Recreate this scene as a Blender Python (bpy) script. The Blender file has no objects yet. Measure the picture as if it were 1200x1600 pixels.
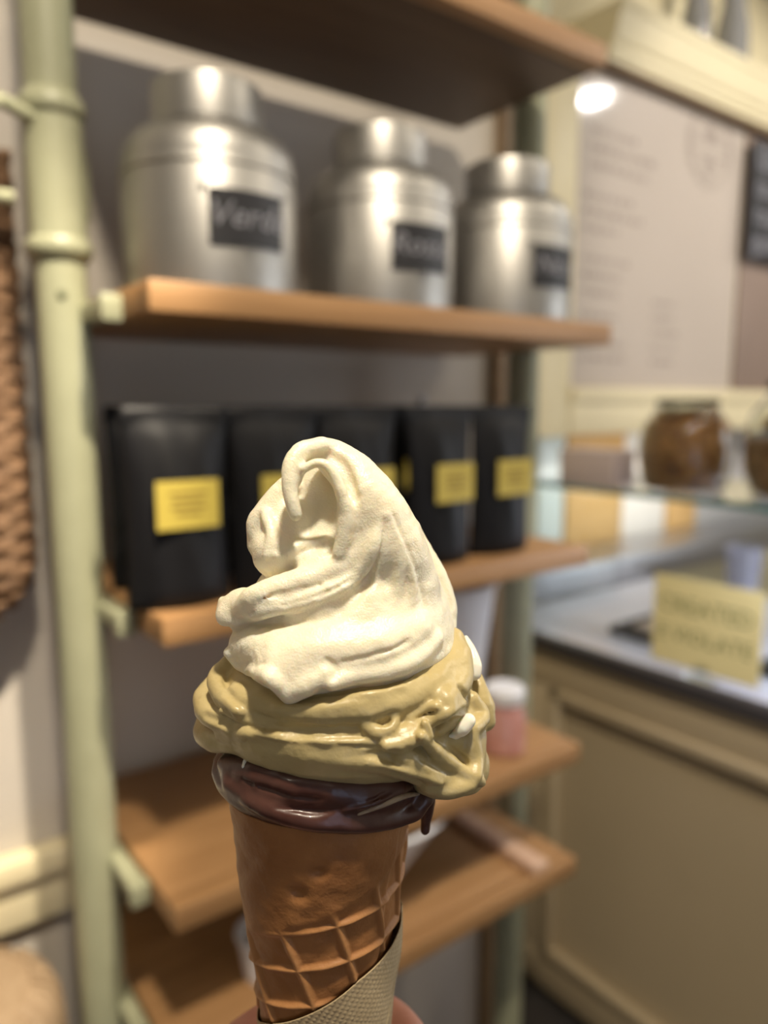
import bpy, bmesh, math, random
import numpy as np
from mathutils import Vector, Matrix
random.seed(7); rng = np.random.default_rng(7)
S = bpy.context.scene
C = S.collection
PI = math.pi

# ------------------------------------------------------------------ camera
YAW = math.radians(53.25); PITCH = math.radians(8.1); FPX = 1180.0
CAM = np.array([0, 0, 1.48])
FH = np.array([math.cos(YAW), math.sin(YAW), 0.0])          # horizontal view direction
FW = FH * math.cos(PITCH) + np.array([0, 0, -math.sin(PITCH)])
RT = np.array([math.sin(YAW), -math.cos(YAW), 0.0])
UP = np.cross(RT, FW)
cd = bpy.data.cameras.new('camera'); cam = bpy.data.objects.new('camera', cd); C.objects.link(cam)
cam.location = CAM
cam.rotation_euler = (PI/2 - PITCH, 0, YAW - PI/2)
cd.sensor_fit = 'VERTICAL'; cd.sensor_height = 36; cd.lens = FPX/1600*36
cd.clip_start = 0.01
cd.dof.use_dof = True; cd.dof.focus_distance = 0.212; cd.dof.aperture_fstop = cd.lens/4.8
S.camera = cam

# ------------------------------------------------------------------ world, exposure, lights
w = bpy.data.worlds.new('world'); S.world = w; w.use_nodes = True
w.node_tree.nodes['Background'].inputs[0].default_value = (0.8, 0.85, 1, 1)
w.node_tree.nodes['Background'].inputs[1].default_value = 0.05
S.view_settings.view_transform = 'Standard'; S.view_settings.look = 'None'
S.view_settings.exposure = 0.0; S.view_settings.gamma = 1.0
S.view_settings.use_curve_mapping = False

def area(name, loc, target, size, power, col, sy=None, shape='DISK', spread=None):
    l = bpy.data.lights.new(name, 'AREA'); l.energy = power; l.color = col; l.shape = shape; l.size = size
    if sy: l.size_y = sy
    if spread: l.spread = math.radians(spread)
    o = bpy.data.objects.new(name, l); C.objects.link(o); o.location = loc
    o.rotation_euler = (Vector(target)-Vector(loc)).to_track_quat('-Z', 'Y').to_euler()
    return o
WARM = (1.0, 0.87, 0.68)
area('key_downlight', (0.0, -0.27, 2.965), (0.12, 0.2, 1.3), 0.13, 40, WARM)
DOWN = [(1.3, -0.6, 2.965), (-1.1, -0.2, 2.965), (3.187, 0.437, 2.965), (2.0, -0.3, 2.965), (-0.8, -1.6, 2.965), (1.0, -1.8, 2.965)]
POW = [2.5, 1.5, 14, 11, 1.5, 1.5]
for p, e in zip(DOWN, POW):
    area('room_downlight', p, (p[0], p[1]+0.001, 0), 0.10, e, WARM if p[0] < 3 else (1, .95, .88))
def spot(name, loc, target, angle, power, col, radius=.04, blend=.5):
    l = bpy.data.lights.new(name, 'SPOT'); l.energy = power; l.color = col; l.spot_size = math.radians(angle); l.spot_blend = blend
    l.shadow_soft_size = radius
    o = bpy.data.objects.new(name, l); C.objects.link(o); o.location = loc
    o.rotation_euler = (Vector(target)-Vector(loc)).to_track_quat('-Z', 'Y').to_euler()
spot('wall_spot', (0.285, -0.10, 2.95), (-0.14, 1.08, 0.92), 25, 330, WARM, .04, .35)
spot('menu_spot', (2.5, -0.1, 2.95), (2.7, 1.5, 2.2), 60, 88, (1, .92, .82))
area('display_light', (1.60, 0.55, 1.27), (1.55, 0.55, 0.9), 0.16, 5.0, (0.80, 0.84, 1.0), 1.2, 'RECTANGLE')
area('back_counter_light', (2.2, 1.37, 1.27), (2.2, 1.6, 1.05), 0.8, 1.3, (1.0, 0.93, 0.80), 0.05, 'RECTANGLE')
area('shop_window_light', (3.9, -1.2, 1.7), (0.5, 0.5, 1.2), 1.5, 17, (0.88, 0.93, 1.0), 1.4, 'RECTANGLE')
area('door_daylight', (-0.75, -2.40, 1.1), (-0.5, 0.5, 1.3), 0.8, 3, (0.62, 0.76, 1.0), 1.8, 'RECTANGLE')

# ------------------------------------------------------------------ helpers
def mat(name, col, rough=.5, metal=0, noise=None, bump=None, spec=.5, sss=0, sssr=(1,.6,.4), coat=0, emit=None, trans=0, ior=1.45, stretch=(1,1,1), alpha=1, coords='Object'):
    """noise=(scale, second colour, amount); bump=(scale, strength, distance)"""
    m = bpy.data.materials.new(name); m.use_nodes = True
    N = m.node_tree.nodes; L = m.node_tree.links; b = N['Principled BSDF']
    b.inputs['Base Color'].default_value = (*col, 1); b.inputs['Roughness'].default_value = rough
    b.inputs['Metallic'].default_value = metal; b.inputs['Specular IOR Level'].default_value = spec
    b.inputs['Coat Weight'].default_value = coat; b.inputs['Coat Roughness'].default_value = .08
    b.inputs['Transmission Weight'].default_value = trans; b.inputs['IOR'].default_value = ior
    b.inputs['Alpha'].default_value = alpha
    if sss:
        b.inputs['Subsurface Weight'].default_value = sss; b.inputs['Subsurface Scale'].default_value = .004
        b.inputs['Subsurface Radius'].default_value = sssr
    if emit:
        b.inputs['Emission Color'].default_value = (*emit[0], 1); b.inputs['Emission Strength'].default_value = emit[1]
    if noise or bump:
        tc = N.new('ShaderNodeTexCoord'); mp = N.new('ShaderNodeMapping'); mp.inputs['Scale'].default_value = stretch
        L.new(tc.outputs[coords], mp.inputs['Vector'])
    if noise:
        n = N.new('ShaderNodeTexNoise'); n.inputs['Scale'].default_value = noise[0]; n.inputs['Detail'].default_value = 5
        L.new(mp.outputs[0], n.inputs['Vector'])
        r = N.new('ShaderNodeValToRGB'); r.color_ramp.elements[0].position = .5-.5*noise[2]; r.color_ramp.elements[1].position = .5+.5*noise[2]
        r.color_ramp.elements[0].color = (*col, 1); r.color_ramp.elements[1].color = (*noise[1], 1)
        L.new(n.outputs['Fac'], r.inputs[0]); L.new(r.outputs[0], b.inputs['Base Color'])
    if bump:
        n2 = N.new('ShaderNodeTexNoise'); n2.inputs['Scale'].default_value = bump[0]; n2.inputs['Detail'].default_value = 3
        L.new(mp.outputs[0], n2.inputs['Vector'])
        bp = N.new('ShaderNodeBump'); bp.inputs['Strength'].default_value = bump[1]; bp.inputs['Distance'].default_value = bump[2]
        L.new(n2.outputs['Fac'], bp.inputs['Height']); L.new(bp.outputs[0], b.inputs['Normal'])
    return m

def link(name, me, m, parent=None):
    o = bpy.data.objects.new(name, me); C.objects.link(o)
    if m is not None and not me.materials: me.materials.append(m)
    if parent is not None: o.parent = parent
    return o
def tag(o, label, cat, group=None):
    o['label'] = label; o['category'] = cat
    if group: o['group'] = group
    return o
def thing(name, label, cat, loc=(0,0,0), rz=0, group=None):
    o = bpy.data.objects.new(name, None); C.objects.link(o); o.location = loc; o.rotation_euler = (0,0,rz)
    o.empty_display_size = .02
    return tag(o, label, cat, group)
def struct(o): o['kind'] = 'structure'; return o

class MB:
    def __init__(s): s.bm = bmesh.new()
    def box(s, a, b, bev=0, M=None):
        r = bmesh.ops.create_cube(s.bm, size=1)['verts']
        a = Vector(a); b = Vector(b)
        for v in r: v.co = Vector([(a[i]+b[i])/2 + v.co[i]*(b[i]-a[i]) for i in range(3)])
        if bev:
            es = list({e for v in r for e in v.link_edges})
            q = bmesh.ops.bevel(s.bm, geom=es, offset=bev, segments=2, affect='EDGES', profile=.5)
            r = list({v for f in q['faces'] for v in f.verts} | {v for v in r if v.is_valid})
        if M is not None:
            for v in r: v.co = M @ v.co
        return s
    def tube(s, pts, rad, n=10, closed=False):
        P = [Vector(p) for p in pts]; rads = rad if hasattr(rad, '__len__') else [rad]*len(P)
        rings = []; m = len(P); nrm = None
        for i, p in enumerate(P):
            if closed: t = (P[(i+1) % m]-P[i-1]).normalized()
            else: t = (P[min(i+1, m-1)]-P[max(i-1, 0)]).normalized()
            if nrm is None: nrm = t.orthogonal().normalized()
            nrm = (nrm - t*nrm.dot(t)).normalized(); bn = t.cross(nrm)
            rings.append([s.bm.verts.new(p + (nrm*math.cos(2*PI*k/n)+bn*math.sin(2*PI*k/n))*rads[i]) for k in range(n)])
        for i in range(m if closed else m-1):
            A = rings[i]; B = rings[(i+1) % m]
            for k in range(n):
                s.bm.faces.new((A[k], A[(k+1) % n], B[(k+1) % n], B[k]))
        if not closed:
            s.bm.faces.new(rings[0][::-1]); s.bm.faces.new(rings[-1])
        return s
    def lathe(s, prof, n=48, c=(0,0,0), cap=True):
        rings = []
        for r, z in prof:
            rings.append([s.bm.verts.new((c[0]+r*math.cos(2*PI*k/n), c[1]+r*math.sin(2*PI*k/n), c[2]+z)) for k in range(n)])
        for A, B in zip(rings, rings[1:]):
            for k in range(n): s.bm.faces.new((A[k], A[(k+1) % n], B[(k+1) % n], B[k]))
        if cap:
            s.bm.faces.new(rings[0][::-1]); s.bm.faces.new(rings[-1])
        return s
    def build(s, name, m, parent=None, smooth=None, off=None):
        bmesh.ops.recalc_face_normals(s.bm, faces=s.bm.faces[:])
        me = bpy.data.meshes.new(name); s.bm.to_mesh(me); s.bm.free()
        if smooth:
            me.polygons.foreach_set('use_smooth', [True]*len(me.polygons))
            me.set_sharp_from_angle(angle=math.radians(smooth))
        return link(name, me, m, parent)
def box(name, a, b, m, parent=None, bev=0.0):
    return MB().box(a, b, bev).build(name, m, parent, 35 if bev else None)
def text(name, body, size, m, parent, M, ext=0.0003, align='CENTER', shear=0):
    cu = bpy.data.curves.new(name, 'FONT'); cu.body = body; cu.size = size; cu.extrude = ext; cu.align_x = align; cu.align_y = 'CENTER'
    cu.shear = shear; cu.resolution_u = 2
    t = bpy.data.objects.new('tmp', cu); C.objects.link(t)
    dg = bpy.context.evaluated_depsgraph_get(); me = bpy.data.meshes.new_from_object(t.evaluated_get(dg))
    bpy.data.objects.remove(t); me.transform(M); me.materials.clear()
    return link(name, me, m, parent)

# ------------------------------------------------------------------ materials
def wood(name, c1, c2, rough=.5, sc=4):
    return mat(name, c1, rough, noise=(sc, c2, .5), bump=(sc*3, .25, .002), stretch=(1, 14, 14))
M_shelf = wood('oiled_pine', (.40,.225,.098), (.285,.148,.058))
M_shelf_shade = wood('pine_board_shaded', (.155,.095,.055), (.10,.058,.032))  # shelf wood darkened to carry the shade under the two upper boards
M_pale = wood('light_streak_wood', (.62,.42,.30), (.52,.33,.22))  # pale colour of the strip that imitates a streak of light
M_green = mat('sage_enamel', (.325,.33,.22), .4, noise=(30, (.305,.31,.205), .3), bump=(60, .1, .001))
M_metal = mat('brushed_tin', (.41,.40,.38), .45, 1, noise=(3, (.39,.38,.36), .5), bump=(5, .08, .0005), stretch=(1,1,40))
M_metal_dark = mat('steel_sheet', (.42,.42,.45), .35, 1, bump=(6, .1, .001), stretch=(1,20,1))
M_chalk = mat('chalkboard', (.014,.014,.017), .5, noise=(12, (.03,.03,.034), .4))
M_chalkw = mat('chalk_writing', (.24,.24,.27), .9)
M_bag = mat('matt_black_pouch', (.005,.005,.006), .5, spec=.28, noise=(9, (.008,.008,.010), .4), bump=(14, .35, .006))
M_yel = mat('yellow_label', (.46,.36,.065), .55)
M_print = mat('label_print', (.24,.17,.03), .7)
M_wall = mat('plaster_grey_cream', (.56,.515,.455), .85, noise=(2.2, (.52,.475,.42), .4), bump=(40, .15, .002))
M_cream = mat('cream_paint', (.74,.66,.44), .45, noise=(3, (.70,.62,.41), .3))
M_creamD = mat('counter_paint', (.50,.40,.25), .42, noise=(2, (.46,.37,.23), .3))
M_ceil = mat('ceiling_paint', (.42,.39,.34), .9, noise=(2, (.40,.37,.33), .3))
M_floor = mat('dark_floor_tile', (.035,.03,.028), .4, noise=(4, (.05,.045,.04), .4))
M_white = mat('white_ceramic', (.78,.78,.80), .35, noise=(4, (.74,.74,.77), .3))
M_wicker = mat('wicker', (.27,.16,.09), .65, noise=(45, (.13,.07,.035), .5), bump=(120, .6, .003))
M_straw = mat('straw', (.40,.29,.185), .7, noise=(14, (.28,.19,.11), .6), bump=(60, .6, .004), stretch=(6,6,1))
M_glass = mat('green_tint_glass', (.95,.985,.98), .02, trans=1, ior=1.45)
M_glassedge = mat('glass_edge', (.035,.13,.115), .15, spec=.6)
M_poster = mat('menu_paper', (.49,.425,.37), .5, noise=(1.6, (.44,.38,.33), .5), coat=1)
M_ink = mat('menu_ink', (.24,.195,.165), .6, noise=(60, (.40,.345,.30), .25), coat=1)
M_poster2 = mat('brown_paper', (.26,.19,.155), .5, noise=(3, (.22,.16,.13), .5), coat=.6)
M_biscuit = mat('biscuit', (.52,.28,.10), .85, noise=(55, (.13,.05,.015), .35))
M_lid = mat('dark_lid', (.018,.008,.007), .75, spec=.15)
M_sign = mat('yellow_card', (.80,.69,.34), .6, noise=(4, (.75,.64,.30), .4))
M_pen = mat('green_pen', (.20,.20,.07), .8)
M_skin = mat('skin', (.62,.30,.22), .45, sss=.25, noise=(80, (.52,.23,.17), .4), bump=(400, .3, .0005))
M_lamp = mat('lamp_disc', (1,1,1), .5, emit=((1,.95,.86), 14))
M_dark = mat('charcoal_rubber', (.02,.02,.022), .6)

# ------------------------------------------------------------------ room
struct(box('floor', (-2.5,-2.5,-.1), (4.0,2.6,0), M_floor))
struct(box('ceiling', (-2.5,-2.5,3.0), (4.0,2.6,3.1), M_ceil))
struct(box('wall_back', (-2.5,1.08,0), (1.10,1.22,3.0), M_wall))
struct(box('wall_menu', (1.10,1.62,0), (4.0,1.72,3.0), M_cream))
struct(box('wall_return', (1.02,1.2205,0), (1.0995,1.72,3.0), M_cream))
struct(box('wall_left', (-2.6,-2.5,0), (-2.5,1.22,3.0), M_wall))
struct(box('wall_right', (4.0,-2.5,0), (4.1,1.72,3.0), M_wall))
struct(box('wall_behind', (-2.5,-2.6,0), (4.0,-2.5,3.0), M_wall))
M_tan = wood('tan_corner_wood', (.36,.25,.14), (.28,.18,.10))
struct(box('trim_1', (1.064,1.055,0), (1.125,1.0795,3.0), M_tan, bev=.003))                       # corner post strip
struct(MB().box((-2.5,1.060,.765),(1.0,1.0795,.865),.003).box((-2.5,1.045,.836),(1.0,1.0795,.872),.006).build('trim_2', M_cream, None, 40))
struct(MB().box((-2.5,1.062,0),(1.0,1.0795,.12),.003).build('baseboard_back', M_cream, None, 40))
# glazed shop door behind the photographer, and a shop window to the right (daylight comes from them)
M_day = mat('daylight_pane', (.5,.6,.8), .3, emit=((.50,.66,1.0), .9))
M_day2 = mat('daylight_pane_white', (.8,.85,.9), .3, emit=((.90,.95,1.0), 2.6))
d = struct(box('door_1', (-1.25,-2.499,0), (-.25,-2.45,2.2), M_cream, bev=.004)); box('pane', (-1.14,-2.449,.25), (-.36,-2.435,2.05), M_day, d)
d = struct(box('window_1', (3.95,-2.1,.85), (3.999,-.3,2.55), M_cream, bev=.004))
for k in range(2): box('pane', (3.93,-2.03+.86*k,.92), (3.949,-1.23+.86*k,2.48), M_day2, d)
# ceiling downlights: ring and glowing disc
for k, p in enumerate([(0.0,-.27)] + [q[:2] for q in DOWN]):
    t = thing('ceiling_downlight', ['round white recessed downlight in the ceiling above the ice cream', 'downlight in the ceiling before the counter',
        'downlight in the ceiling left of the shelves', 'downlight in the ceiling reflected in the menu board', 'downlight above the display counter',
        'downlight in the ceiling behind at left', 'downlight in the ceiling behind at right'][k], 'ceiling light', (p[0], p[1], 2.9995))
    big = 1.7 if k == 3 else 1
    MB().lathe([(.062*big,-.02),(.085*big,-.02),(.09*big,-.012),(.09*big,0),(.062*big,0)], 40, cap=False).build('ring', M_white, t, 40)
    MB().lathe([(.056*big,-.014),(.0561*big,-.006)], 32).build('lamp_disc', M_lamp, t)

# ------------------------------------------------------------------ shelving rack
XL, XR, YF, YB = .262, .930, .723, 1.030
rack = thing('shelving_rack', 'sage green tubular shelving rack with five pine shelves against the wall', 'shelf', (0,0,0))
def shelf(z, x0=XL, x1=XR, t=.030, m=None, lab=None):
    YB = 1.030 if z > 1.9 else 1.056
    s = box('shelf_board', (x0, YF+.0265, z-t), (x1, YB, z), m or M_shelf, rack, .002)
    box('edge_strip', (x0, YF, z-t), (x1, YF+.0262, z+.0005), M_shelf, s, .0025)
    if lab: s['label'] = lab
    return s
shelf(2.300, m=M_shelf_shade, lab='highest shelf board, shade put into its dark colour'); shelf(1.978, m=M_shelf_shade, lab='upper shelf board, shade put into its dark colour'); shelf(1.598, XL, .965); shelf(1.266); shelf(.947); shelf(.752)
for px_, z0, z1 in ((.229, 0, 2.9), (.966, 0, 2.9)):
    p = MB().lathe([(.027,z0),(.027,z1)], 28, (px_,.90,0)).build('post', M_green, rack, 40)
    if px_ < .5:
        for zc in (1.648, 1.792):
            MB().lathe([(.027,-.012),(.0315,-.011),(.0345,-.004),(.0345,.004),(.0305,.010),(.027,.016)], 28, (px_,.90,zc), cap=False).build('collar', M_green, p, 60)
        MB().lathe([(.0305,1.652),(.0305,1.79)], 28, (px_,.90,0), cap=False).build('sleeve', M_green, p, 60)
        MB().tube([(px_-.024,.885,1.775),(px_-.055,.875,1.782),(px_-.082,.868,1.765),(px_-.094,.865,1.735),(px_-.088,.867,1.705),(px_-.068,.872,1.688),(px_-.05,.878,1.69)], .0075, 10).build('scroll_hook', M_green, p, 60)
        MB().tube([(px_+.022,.92,1.772),(px_+.034,.93,1.770),(px_+.040,.935,1.755),(px_+.041,.936,1.72),(px_+.040,.935,1.692),(px_+.030,.93,1.682),(px_+.022,.92,1.682)], .0055, 10).build('loop_handle', M_green, p, 60)
    for z in (1.978,1.598,1.266,.947,.752):
        if px_ < .5 and z < 1.9:
            MB().box((px_+.012, .800, z-.030), (px_+.0325, .905, z-.010), .004).box((px_+.010, .796, z-.034), (px_+.0325, .812, z-.006), .003).build('bracket', M_green, rack, 40)
    sc = MB().lathe([(.004,0),(.005,.0015),(.002,.003)], 12); bmesh.ops.rotate(sc.bm, verts=sc.bm.verts[:], cent=(0,0,0), matrix=Matrix.Rotation(PI/2,3,'X')); 
    bmesh.ops.translate(sc.bm, verts=sc.bm.verts[:], vec=(0,0,0))
    ang = math.atan2(-.9, -px_)
    bmesh.ops.rotate(sc.bm, verts=sc.bm.verts[:], cent=(0,0,0), matrix=Matrix.Rotation(ang+PI/2,3,'Z'))
    bmesh.ops.translate(sc.bm, verts=sc.bm.verts[:], vec=(px_+.0268*math.cos(ang), .9+.0268*math.sin(ang), 1.597))
    sc.build('screw', mat('dark_enamel', (.12,.13,.07), .6), p, 40)
# pale strip added to imitate a streak of light across the lowest shelf
tag(box('light_streak_strip', (.835,YF+.004,.7528), (.868,YB-.03,.768), M_pale, None, .002), 'pale pinkish strip added as a light streak across the right of the lowest shelf', 'light strip')

# ------------------------------------------------------------------ tin canisters
def canister(first, loc, rz, label, words):
    if first is None:
        t = thing('tea_canister', label, 'canister', loc, rz, 'tin canisters on the shelf')
        R = .097
        MB().lathe([(R-.002,0),(R,.003),(R,.124),(R-.001,.126)], 72).build('body', M_metal, t, 30)
        pr = [(R-.001,.126),(R+.0012,.127),(R+.0012,.130),(R,.132)]
        for k in range(1, 15):
            a = PI/2*k/14
            pr.append((.061+(R-.061)*math.cos(a)**.9, .132+.046*math.sin(a)))
        MB().lathe(pr+[(.058,.181)], 72).build('shoulder', M_metal, t, 40)
        MB().lathe([(.0590,.1815),(.0615,.1820),(.0615,.222),(.0605,.2255),(.0570,.2275),(.050,.2285),(.045,.2280),(.01,.2285)], 64).build('lid', M_metal, t, 40)
    else:
        t = copy_tree(first); t.location = loc; t.rotation_euler = (0,0,rz); t['label'] = label
        for c in list(t.children):
            if c.name.startswith('label_plate'):
                for g in list(c.children): bpy.data.objects.remove(g)
                bpy.data.objects.remove(c)
    # curved slate plate, facing local -Y
    R = .0978; mb = MB(); n = 14; half = .043/R
    V = [[mb.bm.verts.new(((R+o)*math.sin(a), -(R+o)*math.cos(a), z)) for z in (.044,.100) for o in (0,.0012)] for a in [(-half+2*half*k/n) for k in range(n+1)]]
    for A, B in zip(V, V[1:]):
        for i, j in ((0,2),(2,3),(3,1),(1,0)): mb.bm.faces.new((A[i],B[i],B[j],A[j]))
    mb.bm.faces.new((V[0][0],V[0][2],V[0][3],V[0][1])); mb.bm.faces.new((V[-1][1],V[-1][3],V[-1][2],V[-1][0]))
    pl = mb.build('label_plate', M_chalk, t, 30)
    Mx = Matrix.Translation((0,-R-.0014,.074)) @ Matrix.Rotation(PI/2,4,'X')
    tx = text('chalk_writing', words, .036, M_chalkw, pl, Mx, .0002, shear=.25)
    for v in tx.data.vertices:
        a = v.co.x/R; r = -v.co.y; v.co = ((r)*math.sin(a), -(r)*math.cos(a), v.co.z)
    for s_, z in ((-.048,.101),(.048,.101),(0,.038)):
        a = s_/R; mb = MB(); mb.tube([((R-.001)*math.sin(a), -(R-.001)*math.cos(a), z), ((R+.0012)*math.sin(a), -(R+.0012)*math.cos(a), z)], .0035, 10)
        mb.build('rivet', M_metal, t, 40)
    return t
def copy_tree(o, parent=None):
    c = o.copy(); C.objects.link(c); c.parent = parent
    for ch in list(o.children): copy_tree(ch, c)
    return c
can0 = canister(None, (.380,.840,1.5990), 0, 'large brushed tin canister with slate label, leftmost on its shelf', 'Verde')
canister(can0, (.622,.842,1.5990), math.radians(-3), 'brushed tin canister with slate label in the middle of the three', 'Rosso')
canister(can0, (.851,.834,1.5990), math.radians(2), 'brushed tin canister at the right end of the shelf, farthest away', 'Nero')

# ------------------------------------------------------------------ black coffee pouches
def pouch_mesh(W=.114, H=.212, D=.062):
    bm = bmesh.new(); nu, nv = 20, 26; rows = []
    for j in range(nv+1):
        t = j/nv; z = H*t
        dep = D*.5*math.sqrt(max(0, 1-(t/.93)**2.2)) if t < .93 else 0
        dep = max(dep, .0012)
        if t < .06: dep *= .75+.25*t/.06
        wd = W*.5*(1-.05*math.sin(PI*min(1, t*1.05)))
        ring = []
        for s in (-1, 1):
            for i in range(nu+1):
                u = -1+2*i/nu
                if s > 0: u = -u
                prof = (1-abs(u)**2.6)
                y = s*(dep*prof*.92 + .0009)
                y += s*.0014*math.sin(9*u+5*t)*prof*math.sin(PI*t)
                if t > .80: y += .0025*math.sin(4*u)*(t-.8)/.2
                ring.append(bm.verts.new((wd*u, y, z)))
        rows.append(ring)
    for A, B in zip(rows, rows[1:]):
        n = len(A)
        for k in range(n): bm.faces.new((A[k], A[(k+1) % n], B[(k+1) % n], B[k]))
    bm.faces.new(rows[0][::-1]); bm.faces.new(rows[-1])
    bmesh.ops.recalc_face_normals(bm, faces=bm.faces[:])
    me = bpy.data.meshes.new('body'); bm.to_mesh(me); bm.free()
    me.polygons.foreach_set('use_smooth', [True]*len(me.polygons)); me.materials.append(M_bag); return me
def make_pouch():
    t = thing('coffee_pouch', '', 'pouch', (0,0,0), 0, 'black pouches on the middle shelf')
    link('body', pouch_mesh(), M_bag, t)
    box('seal_strip', (-.060,-.0035,.196), (.060,-.0012,.200), M_bag, t)
    lb = MB().box((-.0335,-.0320,.086),(.0335,-.0300,.136)).build('label', M_yel, t)
    mb = MB()
    for k, (a, z) in enumerate(((.020,.121),(.016,.114),(.019,.107),(.013,.100))): mb.box((-a,-.0326,z),(a,-.03195,z+.0028))
    mb.build('printed_lines', M_print, lb)
    return t
pouch0 = make_pouch()
SP = [((.302,.772), -2, 'black stand-up pouch with yellow label nearest the green post'),
      ((.420,.775), 1, 'black pouch with yellow label just left behind the ice cream tip'),
      ((.537,.775), 0, 'black pouch whose yellow label peeks out right of the ice cream tip'),
      ((.668,.770), 3, 'black pouch with yellow label, second from the right end'),
      ((.790,.776), -1, 'black pouch with yellow label at the right end of the row'),
      ((.318,.880), 2, 'black pouch standing behind the nearest labelled pouch, by the green post'),
      ((.452,.885), 0, 'black pouch in the rear row, second from the left'),
      ((.580,.885), 0, 'black pouch in the middle of the rear row'),
      ((.706,.882), 0, 'black pouch in the rear row, fourth from the left')]
for k, ((x, y), r, lab) in enumerate(SP):
    p = pouch0 if k == 0 else copy_tree(pouch0)
    p.location = (x, y, 1.2668); p.rotation_euler = (0,0,math.radians(r)); p['label'] = lab
# small white cone leaning on the rear pouches (pale tip above the row)
cn = MB().lathe([(.022,0),(.0205,.05),(.012,.19),(.003,.232)], 20).build('paper_cone', M_white, None, 40)
cn.location = (.765,.925,1.2668); tag(cn, 'small pale paper cone peeking above the black pouches at right', 'paper cone')

# ------------------------------------------------------------------ things on the lower shelves
def bucket(name, loc, r0, r1, h, label, cat, lean=0):
    t = thing(name, label, cat, loc)
    MB().lathe([(r0*.96,0),(r0,.004),(r1,h),(r1-.004,h+.002),(r1-.006,h),(r0-.006,.008),(.002,.008)], 48).build('body', M_white, t, 40)
    MB().tube([(r1*math.cos(a), r1*math.sin(a), h) for a in [2*PI*k/40 for k in range(40)]], .0035, 8, True).build('rim', M_white, t, 60)
    return t
bucket('white_bucket', (.768,.900,.9476), .070, .102, .255, 'white tapered bucket on the shelf behind the ice cream', 'bucket')
j = thing('preserve_jar', 'small glass jar of pink contents with white cap at shelf right', 'jar', (.816,.782,.9476))
MB().lathe([(.030,0),(.034,.004),(.034,.062),(.028,.074),(.028,.080)], 32).build('contents', mat('pink_preserve', (.42,.16,.13), .35, noise=(60, (.55,.30,.25), .5), coat=1), j, 40)
MB().lathe([(.030,.0802),(.031,.082),(.031,.100),(.028,.103)], 32).build('cap', M_white, j, 40)
bucket('white_bowl', (.590,.872,.7526), (.052), .150, .155, 'white tapered bowl on the lowest shelf, right of the cone', 'bowl')
bucket('white_cup', (.405,.80,.7526), .026, .034, .06, 'small white cup on the lowest shelf, left of the cone', 'cup')

# ------------------------------------------------------------------ wicker basket and straw basket at the left
bk = thing('wicker_basket', 'dark brown wicker basket hanging on the wall left of the green post', 'basket', (-.06,1.03,1.16))
ncoil = 46
for k in range(ncoil):
    t = k/(ncoil-1); z = .60*t
    hw = .262*(1-.75*max(0, 1-t*4.2)**2.4) ; hd = .045*(1-.6*max(0, 1-t*4)**2)
    pts = []
    for i in range(44):
        a = 2*PI*i/44; c_, s_ = math.cos(a), math.sin(a)
        y = hd*abs(s_)**.7*(1 if s_ > 0 else -1)
        x = hw*abs(c_)**.6*(1 if c_ > 0 else -1)
        pts.append((x + random.uniform(-.002,.002), min(y, .035)-.02+random.uniform(-.002,.002), z + .004*math.sin(11*a+k*PI) + random.uniform(-.0015,.0015)))
    MB().tube(pts, .0075, 6, True).build('coil', M_wicker, bk, 80)
mb = MB()
for i in range(26):
    a = PI + PI*i/25; hw, hd = .262, .045
    x = hw*abs(math.cos(a))**.6*(1 if math.cos(a) > 0 else -1); y = -hd*abs(math.sin(a))**.7-.02
    mb.tube([(x*.7, y*.7, .06), (x*.98, y, .16), (x, y, .6)], .005, 5)
mb.build('stakes', M_wicker, bk, 60)

sb = thing('straw_basket', 'tall pale straw basket standing on the floor left of the rack', 'basket', (.074,.950,0))
mb = MB(); n = 40
prof = [(.085,0),(.10,.05),(.108,.4),(.112,.62),(.112,.70),(.108,.745),(.098,.768),(.080,.776),(.02,.772)]
mb.lathe(prof, 48)
mb.build('body', M_straw, sb, 70)
for k in range(n):
    a = 2*PI*k/n; wv = random.uniform(-.01,.01)
    MB().tube([((r+.002)*math.cos(a+wv*q), (r+.002)*math.sin(a+wv*q), z) for q, (r, z) in enumerate(prof[:-1])], .0065, 6).build('strand', M_straw, sb, 60)

# ------------------------------------------------------------------ menu wall
mbd = thing('menu_board', 'large glazed beige menu board with faint print and round emblem', 'menu board', (0,0,0))
box('paper', (1.800,1.496,1.532), (2.700,1.500,2.44), M_poster, mbd)
box('backing', (1.80,1.5005,1.40), (3.99,1.619,2.43), M_cream, mbd)
fr = MB().box((1.66,1.485,1.385),(1.799,1.6195,2.43),.004).box((1.80,1.480,1.39),(3.99,1.5004,1.531),.004)
fr.build('frame', M_cream, mbd, 40)
box('ledge_strip', (1.80,1.470,1.490), (3.99,1.4795,1.530), M_cream, mbd, .003)
# print on the paper: one mesh per text block
y0 = 1.4957
def word_lines(x0, x1, zt, n, pitch, h):
    for k in range(n):
        mb = MB(); x = x0; z = zt-k*pitch; end = x1-random.uniform(0,.5)*(x1-x0)
        while x < end:
            wl = random.uniform(.018,.05); mb.box((x,y0-.0004,z),(min(x+wl,end),y0+.0002,z+h)); x += wl+.010
        o = mb.build('text_line', M_ink, papers); o['kind'] = 'stuff'
papers = [c for c in mbd.children if c.name.startswith('paper')][0]
for a_ in ((1.86,2.22,2.26,3,.048,.020),(1.84,2.16,2.08,3,.047,.018),(1.84,2.10,1.90,3,.047,.017),(1.84,2.08,1.74,4,.042,.013),(2.20,2.40,1.80,5,.047,.013)): word_lines(*a_)
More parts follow.
